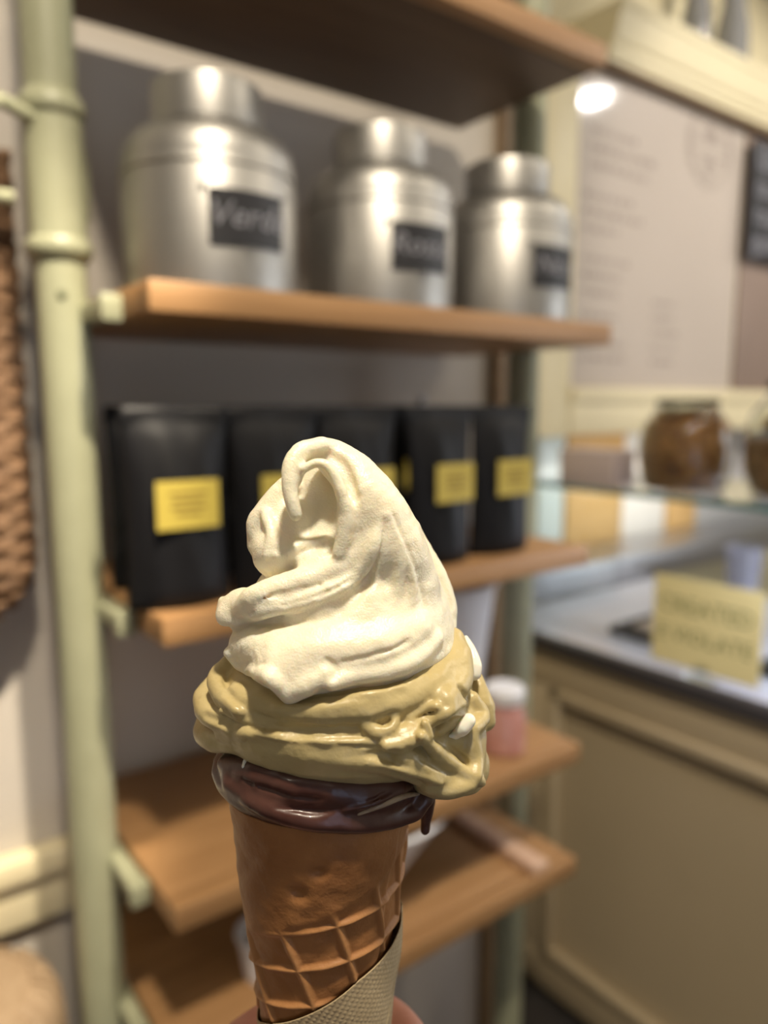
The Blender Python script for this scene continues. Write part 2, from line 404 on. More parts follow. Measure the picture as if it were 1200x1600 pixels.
# emblem: double ring, small figure, band and lower arcs
cx, cz = 2.485, 2.335
mb = MB()
for rr, ww in ((.128,.003),(.114,.002)):
    mb.tube([(cx+rr*math.cos(a), y0, cz+rr*math.sin(a)) for a in [2*PI*k/48 for k in range(48)]], ww, 4, True)
mb.box((cx-.135,y0-.0008,cz-.030),(cx+.135,y0+.0002,cz-.024)).box((cx-.135,y0-.0008,cz+.012),(cx+.135,y0+.0002,cz+.017))
for k, (r, z) in enumerate(((.022,.070),(.034,.046),(.046,.028),(.05,-.045),(.036,-.066),(.02,-.085))):
    mb.box((cx-r,y0-.0006,cz+z-.008),(cx+r,y0+.0002,cz+z+.008))
o = mb.build('emblem', M_ink, papers); o['kind'] = 'stuff'
box('side_panel', (2.712,1.490,1.532), (3.95,1.500,2.43), M_poster2, mbd, .002)

cor = thing('cornice', 'pale yellow moulded cornice projecting above the menu board', 'cornice', (0,0,0))
prof = [(1.618,2.445),(1.452,2.445),(1.450,2.458),(1.440,2.464),(1.440,2.486),(1.430,2.495),(1.418,2.540),(1.412,2.565),(1.406,2.570),(1.406,2.592),(1.618,2.592)]
bm = bmesh.new(); A = [bm.verts.new((1.872,y,z)) for y, z in prof]; B = [bm.verts.new((3.99,y,z)) for y, z in prof]
for k in range(len(prof)): bm.faces.new((A[k],A[(k+1)%len(prof)],B[(k+1)%len(prof)],B[k]))
bm.faces.new(A[::-1]); bm.faces.new(B); m_ = MB(); m_.bm.free(); m_.bm = bm
m_.build('moulding', M_cream, cor)
box('soffit_shade', (1.885,1.458,2.431), (3.99,1.618,2.4445), mat('soffit_shade_brown', (.16,.10,.05), .6), cor)  # dark strip: the shade under the cornice is put into its colour

cb = thing('chalkboard', 'small black chalkboard with grey writing right of the menu board', 'chalkboard', (0,0,0))
s = box('slate', (2.700,1.455,2.00), (3.12,1.467,2.395), M_chalk, cb, .002)
for k, wds in enumerate(('GELATO','cono','coppa','gusto')):
    text('chalk_line', wds, .105, M_chalkw, s, Matrix.Translation((2.722,1.4545,2.335-.092*k)) @ Matrix.Rotation(PI/2,4,'X'), .0003, 'LEFT')

# glass vases on the cornice
for k, (x, r, h) in enumerate(((2.40,.05,.26),(2.62,.06,.30))):
    v = thing('glass_vase', ['narrow grey glass vase on the cornice at left', 'wider grey glass vase on the cornice at the photo edge'][k], 'vase', (x,1.52,2.5925), 0, 'vases on the cornice')
    MB().lathe([(r*.8,0),(r,.01),(r*.9,h*.5),(r*.6,h*.8),(r*.75,h),(r*.70,h),(r*.55,h*.8),(r*.85,h*.5),(r*.9,.015),(.002,.015)], 28).build('body', mat('smoked_glass', (.55,.55,.55), .1, trans=.6), v, 50)

# lower back wall: upright boards between the white panels, grey panel above
for n_, x0, x1, z0, z1, m in (('wall_panel',1.80,1.925,.93,1.395,mat('pale_blue_tile',(.60,.70,.74),.3)),
                          ('wall_panel',2.225,2.50,.93,1.395,mat('white_tile',(.74,.73,.72),.3)),
                          ('wall_panel',2.69,3.4,.93,1.395,mat('grey_tile',(.45,.45,.47),.3))):
    p = box(n_, (x0+.003,1.600,z0), (x1-.003,1.6195,z1), m, None, .002)
    p['kind'] = 'structure'
for x0, x1 in ((1.925,2.225),(2.50,2.69)):
    p = box('trim_board', (x0,1.590,.93), (x1,1.6195,1.395), wood('honey_board', (.66,.43,.19), (.56,.34,.13)), None, .003); p['kind'] = 'structure'
tag(box('steel_upstand', (1.50,1.36,.9430), (3.2,1.56,1.025), M_metal_dark, None, .004), 'long stainless steel ledge along the back of the counter', 'ledge')
tag(box('wrapped_box', (1.38,1.015,1.2990), (1.46,1.165,1.380), mat('greyish_pink_card', (.52,.43,.41), .6), None, .004), 'greyish pink card box on the glass shelf by the wall', 'box')

# ------------------------------------------------------------------ counter with display
ct = thing('counter', 'cream panelled shop counter with dark edged worktop', 'counter', (0,0,0))
CX = 1.343
MB().box((CX+.018,-.9,.06),(2.1,1.59,.905)).build('carcass', M_creamD, ct)
box('plinth', (CX+.05,-.9,0), (2.1,1.59,.06), M_dark, ct)
pf = MB().box((CX,-.9,.815),(CX+.0178,1.59,.905),.002).box((CX,-.9,.03),(CX+.0178,1.59,.125),.002).box((CX,1.135,.1252),(CX+.0178,1.59,.8148),.002).box((CX,-.9,.1252),(CX+.0178,-.65,.8148),.002)
pf.build('face_frame', M_creamD, ct, 40)
def ring_mould(name, y0, y1, z0, z1, wd, pr, m):
    mb = MB()
    for a, b in (((y0,z0),(y1,z0+wd)),((y0,z1-wd),(y1,z1)),((y0,z0),(y0+wd,z1)),((y1-wd,z0),(y1,z1))):
        mb.box((CX-pr,a[0],a[1]),(CX+.0179,b[0],b[1]),.0045)
    return mb.build(name, m, ct, 50)
ring_mould('panel_moulding', -.651, 1.136, .124, .816, .026, .010, M_creamD)
wt = box('worktop', (CX-.02,-.9,.9052), (2.1,1.59,.941), mat('dark_slate_top', (.05,.045,.045), .3), ct, .004)
box('top_sheet', (CX+.002,-.9,.9412), (2.09,1.35,.9425), mat('satin_steel_top', (.66,.66,.74), .38, .15), wt)
M_pan = mat('black_pan', (.02,.02,.025), .3)
for k, (y, lab) in enumerate(((.96,'black rectangular pan sunk in the worktop behind the yellow sign'),(.62,'black pan farther along the worktop, behind the sign at right'))):
    pn = thing('display_pan', lab, 'pan', (1.60,y,.9426), 0, 'pans in the display')
    MB().box((-.13,-.11,0),(.13,-.10,.02)).box((-.13,.10,0),(.13,.11,.02)).box((-.13,-.10,0),(-.12,.10,.02)).box((.12,-.10,0),(.13,.10,.02)).box((-.12,-.10,0),(.12,.10,.004)).build('tray', M_pan, pn)
    MB().box((-.095,-.075,.0042),(.095,.075,.03),.012).build('frozen_block', mat('pale_gelato', (.66,.55,.48), .6), pn, 50)
ds = thing('display_case', 'glass display case with green edged shelf on the counter', 'display case', (0,0,0))
box('front_pane', (1.362,-.9,.9427), (1.368,1.30,1.288), M_glass, ds)
box('end_pane', (1.370,1.292,.9427), (1.80,1.298,1.288), M_glass, ds)
g = box('glass_shelf', (1.362,-.9,1.2885), (1.80,1.30,1.2985), M_glass, ds)
box('shelf_edge', (1.3585,-.9,1.2880), (1.3617,1.30,1.2990), M_glassedge, g)
# yellow sign behind the front pane
sg = thing('yellow_sign', 'handwritten yellow card sign leaning against the display glass', 'sign', (1.352,.768,.9428))
MB().box((-.006,-.03,0),(.006,.03,.006)).box((-.004,-.012,.006),(-.0022,.012,.03)).box((.0022,-.012,.006),(.004,.012,.03)).build('stand', M_glass, sg)
MB().box((-.002,-.112,.0165),(.002,.112,.197),.001).build('card', M_sign, sg)
card = [c for c in sg.children if c.name.startswith('card')][0]
Rm = Matrix.Rotation(-PI/2,4,'Z') @ Matrix.Rotation(PI/2,4,'X')
text('written_line', 'CREATED', .046, M_pen, card, Matrix.Translation((-.0023,0,.140)) @ Rm, .0003)
text('written_line', 'E VIOLATE', .042, M_pen, card, Matrix.Translation((-.0023,0,.080)) @ Rm, .0003)
# biscuit jars on the glass shelf
def biscuit_jar(loc, R, H, label, fill):
    t = thing('biscuit_jar', label, 'jar', loc, 0, 'glass jars on the display')
    pr = [(R*.62,0),(R*.85,.006),(R*.98,H*.25),(R,H*.45),(R*.92,H*.68),(R*.66,H*.84),(R*.60,H*.90)]
    MB().lathe(pr+[(r-.003,max(z,.006)) for r, z in pr[::-1]], 40, cap=False).build('glass_body', mat('clear_jar_glass', (.95,.97,.95), .03, trans=1), t, 60)
    inner = [(r-.005, z+.008) for r, z in pr if z < H*fill]
    bi = MB().lathe(inner, 36); 
    for v in bi.bm.verts: v.co += Vector((random.uniform(-1,1),random.uniform(-1,1),random.uniform(-1,1)))*.0012
    fl = bi.build('biscuit_fill', M_biscuit, t, 50)
    mb = MB()
    for k in range(60):
        a = random.uniform(0,2*PI); r = (R-.018)*math.sqrt(random.random()); z = H*fill+random.uniform(-.004,.012)
        Mx = Matrix.Translation((r*math.cos(a)*.8, r*math.sin(a)*.8, z)) @ Matrix.Rotation(random.uniform(0,3),4,'X') @ Matrix.Rotation(random.uniform(0,3),4,'Y')
        mb.box((-.010,-.008,-.004),(.010,.008,.004),0,Mx)
    o = mb.build('loose_crumbs', M_biscuit, t); o['kind'] = 'stuff'
    ld = MB().lathe([(R*.60,H*.902),(R*.66,H*.905),(R*.66,H*.955),(R*.60,H*.965)], 36).build('lid', M_lid, t, 40)
    pass
    return t
biscuit_jar((1.475,.905,1.2990), .095, .200, 'round glass jar of brown biscuits with dark lid on glass shelf', .76)
biscuit_jar((1.490,.665,1.2990), .110, .235, 'larger glass jar of biscuits at the right edge of the photo', .60)
# glass cups in the display
for k, (x, y) in enumerate(((1.80,.93),(1.84,.80),(1.80,.68))):
    t = thing('glass_cup', ['glass cup inside the display, leftmost behind the yellow sign','glass cup inside the display, farthest back behind the sign','glass cup inside the display just above the sign'][k], 'cup', (x,y,.975 if False else .9428), 0, 'cups in the display')
    MB().lathe([(.030,0),(.012,.01),(.010,.06),(.036,.09),(.044,.19),(.042,.19),(.034,.092),(.002,.075)], 28).build('bowl', mat('frosted_cup', (.72,.73,.85), .12, trans=.5), t, 50)

# ================================================================== ice cream cone
H0 = .22                                # horizontal distance of the cone axis from the camera
AX = -.0190                             # axis offset to the right of the view line
BASE = CAM + FH*H0 + RT*AX              # local origin: on the cone's axis at camera height (z up, x right, y away), mm inside
cone = thing('ice_cream_cone', 'waffle cone of vanilla, pistachio and chocolate soft ice cream held in front', 'ice cream', (BASE[0], BASE[1], BASE[2]-.27), YAW-PI/2)
OFFZ = .27
def ray(px, py):
    px = np.asarray(px, float); py = np.asarray(py, float)
    d = FW + RT*((px-600)/FPX)[..., None] + UP*((800-py)/FPX)[..., None]
    h = d@FH
    return np.stack([d@RT, h, d[..., 2]], -1)/h[..., None]      # right, forward(=1), up
def P(px, py, v=0.0):
    """measured point: v mm nearer to the camera than the axis plane -> local mm"""
    r = ray(px, py); dist = H0*1000 - v
    q = r*dist
    return np.array([q[..., 0]-AX*1000, q[..., 1]-H0*1000, q[..., 2]]).T if np.ndim(px) else np.array([q[0]-AX*1000, q[1]-H0*1000, q[2]])
def table(rows, ky=1.0):
    """rows: measured outline (row, left, right) -> z, centre, radius in mm"""
    z, xc, wd = [], [], []
    for y, l, r in rows:
        a = P(l, y); b = P(r, y); z.append(a[2]); xc.append((a[0]+b[0])/2); wd.append((b[0]-a[0])/2)
    o = np.argsort(z); return np.array(z)[o], np.array(xc)[o], np.array(wd)[o]
class Lathe:
    def __init__(s, rows, ky=1.0, kyt=None, yc=0):
        s.z, s.xc, s.w = table(rows); s.ky = ky; s.kyt = kyt; s.yc = yc
    def f(s, X, Y, Z):
        w = np.interp(Z, s.z, s.w); xc = np.interp(Z, s.z, s.xc)
        ky = s.ky if s.kyt is None else np.interp(Z, s.kyt[0], s.kyt[1])
        d = np.sqrt((X-xc)**2 + ((Y-s.yc)/ky)**2) - w
        cap = np.maximum(Z-s.z[-1], s.z[0]-Z)
        return np.maximum(d*.85, cap)
    def surf(s, px, py, off=0):
        r = ray(px, py); t = np.linspace(H0*1000-75, H0*1000+20, 600)
        q = r[None]*t[:, None]; X = q[:, 0]-AX*1000; Y = q[:, 1]-H0*1000; Z = q[:, 2]
        F_ = s.f(X, Y, Z); k = np.argmax(F_ < 0)
        if F_[k] >= 0: k = np.argmin(F_)
        k2 = max(0, k); n = np.array([X[k2]-np.interp(Z[k2], s.z, s.xc), Y[k2]-s.yc, 0]); n /= (np.linalg.norm(n)+1e-6)
        return np.array([X[k2], Y[k2], Z[k2]]) + n*off
SC = .187
class Grid:
    def __init__(s, lo, hi, h):
        s.lo = np.array(lo, float); s.h = h
        s.ax = [np.arange(lo[i], hi[i]+h, h, dtype=np.float32) for i in range(3)]
        s.X, s.Y, s.Z = np.meshgrid(*s.ax, indexing='ij'); s.F = np.full(s.X.shape, 50, np.float32)
    def sl(s, lo, hi):
        r = []
        for i in range(3):
            a = int(max(0, math.floor((lo[i]-s.lo[i])/s.h))); b = int(min(len(s.ax[i]), math.ceil((hi[i]-s.lo[i])/s.h)+1)); r.append(slice(a, max(a+1, b)))
        return tuple(r)
    def noise(s, cell, seed):
        g = np.random.default_rng(seed); A = None
        ws = []
        for ax in s.ax:
            u = (ax-ax[0])/cell; i0 = np.floor(u).astype(int); f = u-i0; f = f*f*(3-2*f); n = i0.max()+2
            W = np.zeros((len(ax), n), np.float32); W[np.arange(len(ax)), i0] = 1-f; W[np.arange(len(ax)), i0+1] += f; ws.append(W)
        R = g.uniform(-1, 1, (ws[0].shape[1], ws[1].shape[1], ws[2].shape[1])).astype(np.float32)
        R = np.tensordot(ws[0], R, (1, 0)); R = np.einsum('xyz,by->xbz', R, ws[1], optimize=True); R = np.einsum('xyz,cz->xyc', R, ws[2], optimize=True)
        return R
    @staticmethod
    def smin(a, b, k):
        h = np.clip(.5+.5*(b-a)/k, 0, 1); return b*(1-h)+a*h-k*h*(1-h)
    def add(s, f, k=2.0, sub=False, sel=None):
        sel = sel or (slice(None),)*3
        if sub: s.F[sel] = -s.smin(-s.F[sel], f, k)
        else: s.F[sel] = s.smin(s.F[sel], f, k)
    def stroke(s, pts, rad, k=2.0, sub=False, sq=(1, 1, 1)):
        """smooth tapered rope through pts (mm); sq squashes space (x,y,z)"""
        pts = np.array(pts, float); rad = np.array(rad, float)
        m = len(pts)
        if m > 2:                     # Catmull-Rom
            n = max(8, int(sum(np.linalg.norm(np.diff(pts, axis=0), axis=1))/1.6)); u = np.linspace(0, m-1, n)
            E = np.vstack([2*pts[0]-pts[1], pts, 2*pts[-1]-pts[-2]]); Q = []
            for t in u:
                i = min(int(t), m-2); f = t-i; a, b, c, d = E[i:i+4]
                Q.append(.5*((2*b)+(-a+c)*f+(2*a-5*b+4*c-d)*f*f+(-a+3*b-3*c+d)*f**3))
            Q = np.array(Q); R = np.interp(u, range(m), rad)
        else: Q, R = pts, rad
        sq = np.array(sq, float); ext = R.max()/sq.min()+k*1.5+1
        sel = s.sl(Q.min(0)-ext, Q.max(0)+ext)
        X, Y, Z = s.X[sel], s.Y[sel], s.Z[sel]; D = np.full(X.shape, 60, np.float32)
        for a, b, r0, r1 in zip(Q[:-1], Q[1:], R[:-1], R[1:]):
            sub_ = s.sl(np.minimum(a, b)-ext, np.maximum(a, b)+ext)
            loc = tuple(slice(max(0, q.start-w_.start), max(0, q.stop-w_.start)) for q, w_ in zip(sub_, sel))
            x, y, z = X[loc]-a[0], Y[loc]-a[1], Z[loc]-a[2]; d = (b-a)*sq; L2 = float(d@d)+1e-9
            x, y, z = x*sq[0], y*sq[1], z*sq[2]
            h = np.clip((x*d[0]+y*d[1]+z*d[2])/L2, 0, 1)
            dd = np.sqrt((x-h*d[0])**2+(y-h*d[1])**2+(z-h*d[2])**2)-(r0+(r1-r0)*h)
            D[loc] = np.minimum(D[loc], dd)
        s.add(D, k, sub, sel)
    def ell(s, c, r, k=2.0, sub=False):
        c = np.array(c, float); r = np.array(r, float); sel = s.sl(c-r-k*2-1, c+r+k*2+1)
        x, y, z = (s.X[sel]-c[0])/r[0], (s.Y[sel]-c[1])/r[1], (s.Z[sel]-c[2])/r[2]
        q = np.sqrt(x*x+y*y+z*z); f = (q-1)*r.min()
        g = np.full(s.F[sel].shape, 60, np.float32); g = np.minimum(g, f); s.add(g, k, sub, sel)
    def snap(s, px, py, off=0.0):
        """point on the present surface seen at a measured direction, off mm outwards"""
        r = ray(px, py); t = np.arange(H0*1000-62, H0*1000+25, .25); q = r[None]*t[:, None]+np.array([-AX*1000, -H0*1000, 0])
        i = np.round((q-s.lo)/s.h).astype(int); ok = ((i >= 0) & (i < np.array(s.F.shape))).all(1); i = np.clip(i, 0, np.array(s.F.shape)-1)
        f = np.where(ok, s.F[i[:, 0], i[:, 1], i[:, 2]], 50); k = int(np.argmax(f < 0))
        if f[k] >= 0: k = int(np.argmin(f))
        return q[k]-r/np.linalg.norm(r)*off
    def on(s, pts, rad, k=1.0, sub=False): s.stroke([s.snap(p[0], p[1], p[2]*SC) for p in pts], np.array(rad)*SC, k, sub)
    def mesh(s, name, m, parent, keep=True):
        F = s.F; F[0] = F[-1] = 5; F[:, 0] = F[:, -1] = 5; F[:, :, 0] = F[:, :, -1] = 5
        I = F < 0; nx, ny, nz = F.shape
        cnt = np.zeros((nx-1, ny-1, nz-1), np.int8)
        for dx in (0, 1):
            for dy in (0, 1):
                for dz in (0, 1): cnt += I[dx:nx-1+dx, dy:ny-1+dy, dz:nz-1+dz]
        act = (cnt > 0) & (cnt < 8); idx = -np.ones(cnt.shape, np.int64); ci = np.argwhere(act); idx[act] = np.arange(len(ci))
        acc = np.zeros((len(ci), 3)); num = np.zeros(len(ci))
        corners = [(a, b, c) for a in (0, 1) for b in (0, 1) for c in (0, 1)]
        val = {c: F[ci[:, 0]+c[0], ci[:, 1]+c[1], ci[:, 2]+c[2]] for c in corners}
        for a in corners:
            for ax in range(3):
                if a[ax] == 0:
                    b = list(a); b[ax] = 1; b = tuple(b); fa, fb = val[a], val[b]; cr = (fa < 0) != (fb < 0)
                    t = fa/(fa-fb+1e-12); p = np.array(a, float)[None].repeat(len(ci), 0); p[:, ax] = t
                    acc[cr] += p[cr]; num[cr] += 1
        V = (ci+acc/num[:, None])*s.h+s.lo
        quads = []
        for ax in range(3):
            o1, o2 = (ax+1) % 3, (ax+2) % 3
            A = [slice(1, -1)]*3; A[ax] = slice(0, F.shape[ax]-1); B = list(A); B[ax] = slice(1, F.shape[ax])
            Ia, Ib = I[tuple(A)], I[tuple(B)]; e = np.argwhere(Ia != Ib); flip = Ia[Ia != Ib]
            st = np.array([1, 1, 1]); st[ax] = 0; e = e+st
            def cell(da, db):
                q = e.copy(); q[:, o1] -= da; q[:, o2] -= db; return idx[q[:, 0], q[:, 1], q[:, 2]]
            q = np.stack([cell(0, 0), cell(1, 0), cell(1, 1), cell(0, 1)], 1); q[~flip] = q[~flip][:, ::-1]; quads.append(q)
        Q = np.concatenate(quads); Q = Q[(Q >= 0).all(1)]
        V = V/1000; V[:, 2] += OFFZ
        me = bpy.data.meshes.new(name); me.vertices.add(len(V)); me.vertices.foreach_set('co', V.ravel())
        me.loops.add(len(Q)*4); me.loops.foreach_set('vertex_index', Q.ravel().astype(np.int32))
        me.polygons.add(len(Q)); me.polygons.foreach_set('loop_start', np.arange(0, len(Q)*4, 4, dtype=np.int32))
        me.update(calc_edges=True); me.polygons.foreach_set('use_smooth', [True]*len(Q)); me.validate()
        bm = bmesh.new(); bm.from_mesh(me)
        for _ in range(2): bmesh.ops.smooth_vert(bm, verts=bm.verts, factor=.5, use_axis_x=True, use_axis_y=True, use_axis_z=True)
        bm.to_mesh(me); bm.free()
        return link(name, me, m, parent)

def ice(name, col, col2, rough, sss, sc=900, strength=.35):
    m = mat(name, col, rough, noise=(120, col2, .6), sss=sss, sssr=(1.0,.75,.45), spec=.6, bump=(sc, strength, .0006))
    return m
M_van = ice('vanilla_cream', (.90,.845,.67), (.88,.80,.59), .29, .45, 1700, .38)
M_pis = ice('pistachio_cream', (.50,.41,.205), (.435,.345,.155), .36, .12, 700, .25)
M_cho = mat('chocolate_sauce', (.085,.036,.026), .36, noise=(90, (.055,.017,.012), .4), spec=.6, coat=.15, bump=(250, .2, .0008))
M_melt = mat('melted_vanilla', (.84,.80,.68), .12, sss=.4, spec=.6)

def path(surf, pts):                     # (px, py, off_px[, radius]) snapped on the outline body
    return [surf.surf(p[0], p[1], p[2]*SC) for p in pts]

ENV = [(690,478,530),(720,455,570),(760,450,598),(800,430,618),(830,420,640),(870,405,668),(900,400,688),(940,372,702),(970,362,712),
       (1000,356,722),(1030,340,742),(1060,322,757),(1100,310,770),(1130,308,772),(1160,322,768),(1180,340,760),(1200,370,740)]
env = Lathe(ENV, .92)
exec_marks = []
# ---- vanilla
g = Grid((-50,-46,-82), (50,46,24), .5)
van = Lathe([(716,535,560),(760,515,592),(800,480,608),(840,450,630),(870,430,655),(900,408,680),(940,385,699),(970,372,708),(1000,365,712),(1020,372,706),(1040,400,690)], .88)
g.F = van.f(g.X, g.Y, g.Z).astype(np.float32)
# head: broad band sweeping up the right and curling over to the left
g.stroke([P(625,905,6),P(606,850,10),P(580,790,12),P(554,745,11),P(522,717,9),P(492,706,11),P(466,718,14),P(455,745,17),P(457,780,19),P(462,803,19)],
         np.array([58,56,46,35,28,20,16,13,11,10])*SC, 3.5)
g.ell(P(562,835,13), (6.5,7,11), 3)
# body of the head behind the hollow, left rear lump
g.ell(P(512,775,-4), (11.5,9,15), 3)
g.ell(P(452,822,1), (9.5,11,10.5), 2)
g.stroke([P(450,762,3),P(428,790,4),P(406,818,5),P(404,850,5)], np.array([20,22,20,18])*SC, 1.2)
g.ell(P(440,862,8), (8.5,9,8), 2)
g.ell(P(495,872,4), (13,12,9), 3)
# hollow under the curl
g.ell(P(492,796,26), (6.8,12.5,13.0), 1.2, True)
g.ell(P(478,828,28), (8,11,8.5), 1.5, True)
g.stroke([P(452,770,30),P(450,812,30),P(466,845,31)], [2.6,3.4,3], 1.0, True)
# folds on the floor of the hollow
g.on([(452,862,0),(480,850,2),(510,842,1)], [9,8,5], 1.5)
g.on([(415,800,0),(425,835,1),(418,868,0)], [8,9,6], 1.0)
g.on([(432,868,0),(470,872,1),(500,862,0)], [6,7,4], .8)
g.on([(470,885,0),(500,872,1),(522,850,0)], [10,8,5], 1.2)
# hanging drip (not cut by the hollow)
g.stroke([P(502,697,13),P(470,706,16),P(454,731,19),P(453,765,21),P(458,790,22),P(462,803,22)], np.array([14,15,13,11,10,9.5])*SC, 1.2)
# inner lip of the hollow
g.stroke([P(466,750,19),P(474,733,19),P(493,723,19),P(511,727,19.5),P(523,745,20),P(533,772,20.5),P(541,795,20),P(539,830,20),P(532,862,20)],
         np.array([5,5,5.5,6,6.5,8,12,13,12])*SC, 1.3)
g.on([(492,712,2),(515,712,1),(534,727,0),(547,752,-1),(556,780,-1)], [3,6,8.5,8,4], 1.6, True)
g.stroke([P(474,733,20),P(493,723,20),P(511,727,20),P(523,745,20.5),P(533,772,20.5)], np.array([5,5.5,6,6.5,7])*SC, .8)
# sweeping ridges from the left tip up to the right
g.stroke([P(354,950,8),P(372,942,12),P(395,940,16),P(430,935,20)], np.array([15,21,22,20])*SC, 1.2)
g.on([(375,950,-8),(400,932,-4),(440,918,0),(500,900,2),(550,876,0),(590,838,-6)], [11,19,21,20,18,12], 1.6)
g.on([(380,965,-6),(405,955,0),(460,942,4),(520,922,4),(562,893,2),(592,850,-2),(606,812,-6)], [10,14,14,14,12,9,5], 1.2)
g.ell(P(370,960,12), (6,5,5), 1.5)
g.stroke([P(349,940,9),P(350,962,10),P(366,980,14)], np.array([9,10,9])*SC, .8)
g.on([(372,942,0),(430,930,0),(500,914,0)], [2,4,2], .8, True)
g.on([(390,958,0),(450,944,0),(510,926,0),(550,905,0)], [1.5,2.5,2.5,1.5], .8, True)
# deep groove under the ridges, running up into the crease at the right
g.on([(352,990,0),(400,984,1),(455,978,2),(510,966,2),(548,940,1),(578,900,0),(594,862,0),(604,815,0)], [10,11,11,11,9,6,4,3], 1.8, True)
# creases and seam on the right flank
g.on([(594,806,-6),(584,850,-5),(560,888,-6),(530,912,-10)], [6,9,9,5], .8)
g.on([(604,806,-6),(602,860,-5),(584,908,-6),(548,948,-11)], [5,9,10,5], .8)
g.on([(614,812,-6),(624,870,-6),(616,930,-7),(580,982,-13)], [5,10,12,6], .8)
g.on([(622,830,-6),(640,880,-6),(640,940,-8),(612,990,-13)], [4,9,11,5], .8)
g.stroke([P(618,812,2),P(642,850,2),P(668,900,2),P(684,945,3),P(690,985,4)], np.array([9,13,15,15,12])*SC, 1.0)
g.on([(612,800,0),(634,850,0),(652,895,0),(662,940,0),(664,985,0)], [1.5,2.6,2.8,2.6,1], .8, True)
# lower shoulder and its ragged lip
g.on([(380,1008,-12),(420,1012,-10),(500,1015,-14),(590,1008,-16),(650,985,-16)], [22,30,34,32,22], 3.0)
g.ell(g.snap(470,1045,-3), (13,6,7), 3)
g.on([(356,1020,-6),(378,1042,-2),(415,1054,0),(440,1076,0),(452,1094,-1)], [8,9,10,12,9], 1.5)
g.on([(457,1082,-3),(485,1068,-3),(512,1050,-2),(522,1066,-3)], [13,16,12,9], 2.0)
g.on([(520,1066,-3),(560,1054,-3),(610,1046,-2),(650,1028,-2),(682,996,-4)], [12,14,15,14,11], 1.6)
g.on([(372,1030,1),(392,1040,1),(412,1036,1)], [2,3,2], .6, True)
g.on([(512,1030,0),(526,1046,0),(520,1060,0)], [2,4,2], 1.0, True)
g.on([(535,1035,0),(590,1022,0),(640,1002,0)], [1.5,3,1.5], 1.2, True)
# right rear flank
g.stroke([P(640,835,-6),P(675,900,-8),P(692,950,-8),P(698,985,-5)], np.array([20,25,24,16])*SC, 1.2)
ice_n = g.noise(1.0, 2); big_n = g.noise(5, 3)
g.F += .15*g.noise(2.4, 1) + (.05+.14*np.clip(big_n, 0, 1))*ice_n + .28*big_n
g.mesh('vanilla_swirl', M_van, cone)
# ---- pistachio
g = Grid((-52,-50,-118), (60,50,-42), .55)
pis = Lathe([(985,420,694),(1010,385,716),(1040,352,728),(1065,338,735),(1090,334,742),(1115,338,745),(1135,350,740),(1150,372,728),(1162,400,712)], .84)
g.F = pis.f(g.X, g.Y, g.Z).astype(np.float32)
Q = lambda *p: [g.snap(q[0], q[1], q[2]*SC) for q in p]
g.ell(P(712,1150,6), (9,14,12), 3)
g.ell(P(690,1195,10), (12,13,8.5), 3)
g.ell(P(728,1195,4), (7,11,7), 3)
# dark hollow under the vanilla lip at the left
# left bulges
g.stroke([P(356,1036,4),P(341,1060,8),P(350,1088,16),P(375,1108,24)], np.array([13,17,18,14])*SC, 1.0)
g.stroke([P(334,1068,-6),P(322,1090,2),P(328,1113,12),P(360,1132,20)], np.array([16,21,20,16])*SC, 1.0)
g.stroke([P(326,1120,-8),P(321,1142,2),P(338,1155,10),P(380,1162,20)], np.array([16,20,20,14])*SC, 1.0)
g.on([(352,1062,0),(368,1092,0),(410,1112,0),(450,1118,0)], [4,7,6,3], 1.2, True)
g.on([(320,1118,0),(345,1128,0),(390,1136,0)], [4,6,3], 1.2, True)
# long ropes across the front
g.on([(370,1078,-4),(420,1104,-4),(480,1116,-4),(560,1112,-4),(630,1094,-5),(680,1064,-6),(712,1024,-8)], [10,14,17,18,21,22,18], 2.0)
g.on([(430,1106,0),(520,1104,0),(600,1086,0),(660,1058,0)], [3,8,8,3], 2.0)
g.on([(470,1088,0),(560,1078,0),(640,1058,0)], [1,2.2,1], 1.4, True)
g.on([(400,1118,0),(470,1128,0),(560,1126,0),(620,1112,0)], [1,2,2,1], 1.0, True)
g.on([(335,1098,0),(352,1112,0),(390,1124,0)], [2,3,1.5], 1.0, True)
g.on([(345,1146,-2),(400,1146,-3),(470,1158,-4),(560,1160,-4),(620,1160,-2)], [10,11,12,12,10], 1.4)
g.on([(400,1165,-6),(470,1176,-8),(540,1184,-6),(600,1196,-4),(660,1214,-2)], [8,10,11,13,14], 1.6)
g.on([(395,1130,0),(460,1140,0),(540,1138,0),(590,1132,0)], [3,5,5,2], 1.6, True)
g.on([(400,1156,0),(470,1166,0),(560,1172,0)], [2,3,2], 1.0, True)
g.on([(430,1150,0),(500,1152,0),(570,1150,0)], [1,1.8,1], .8, True)
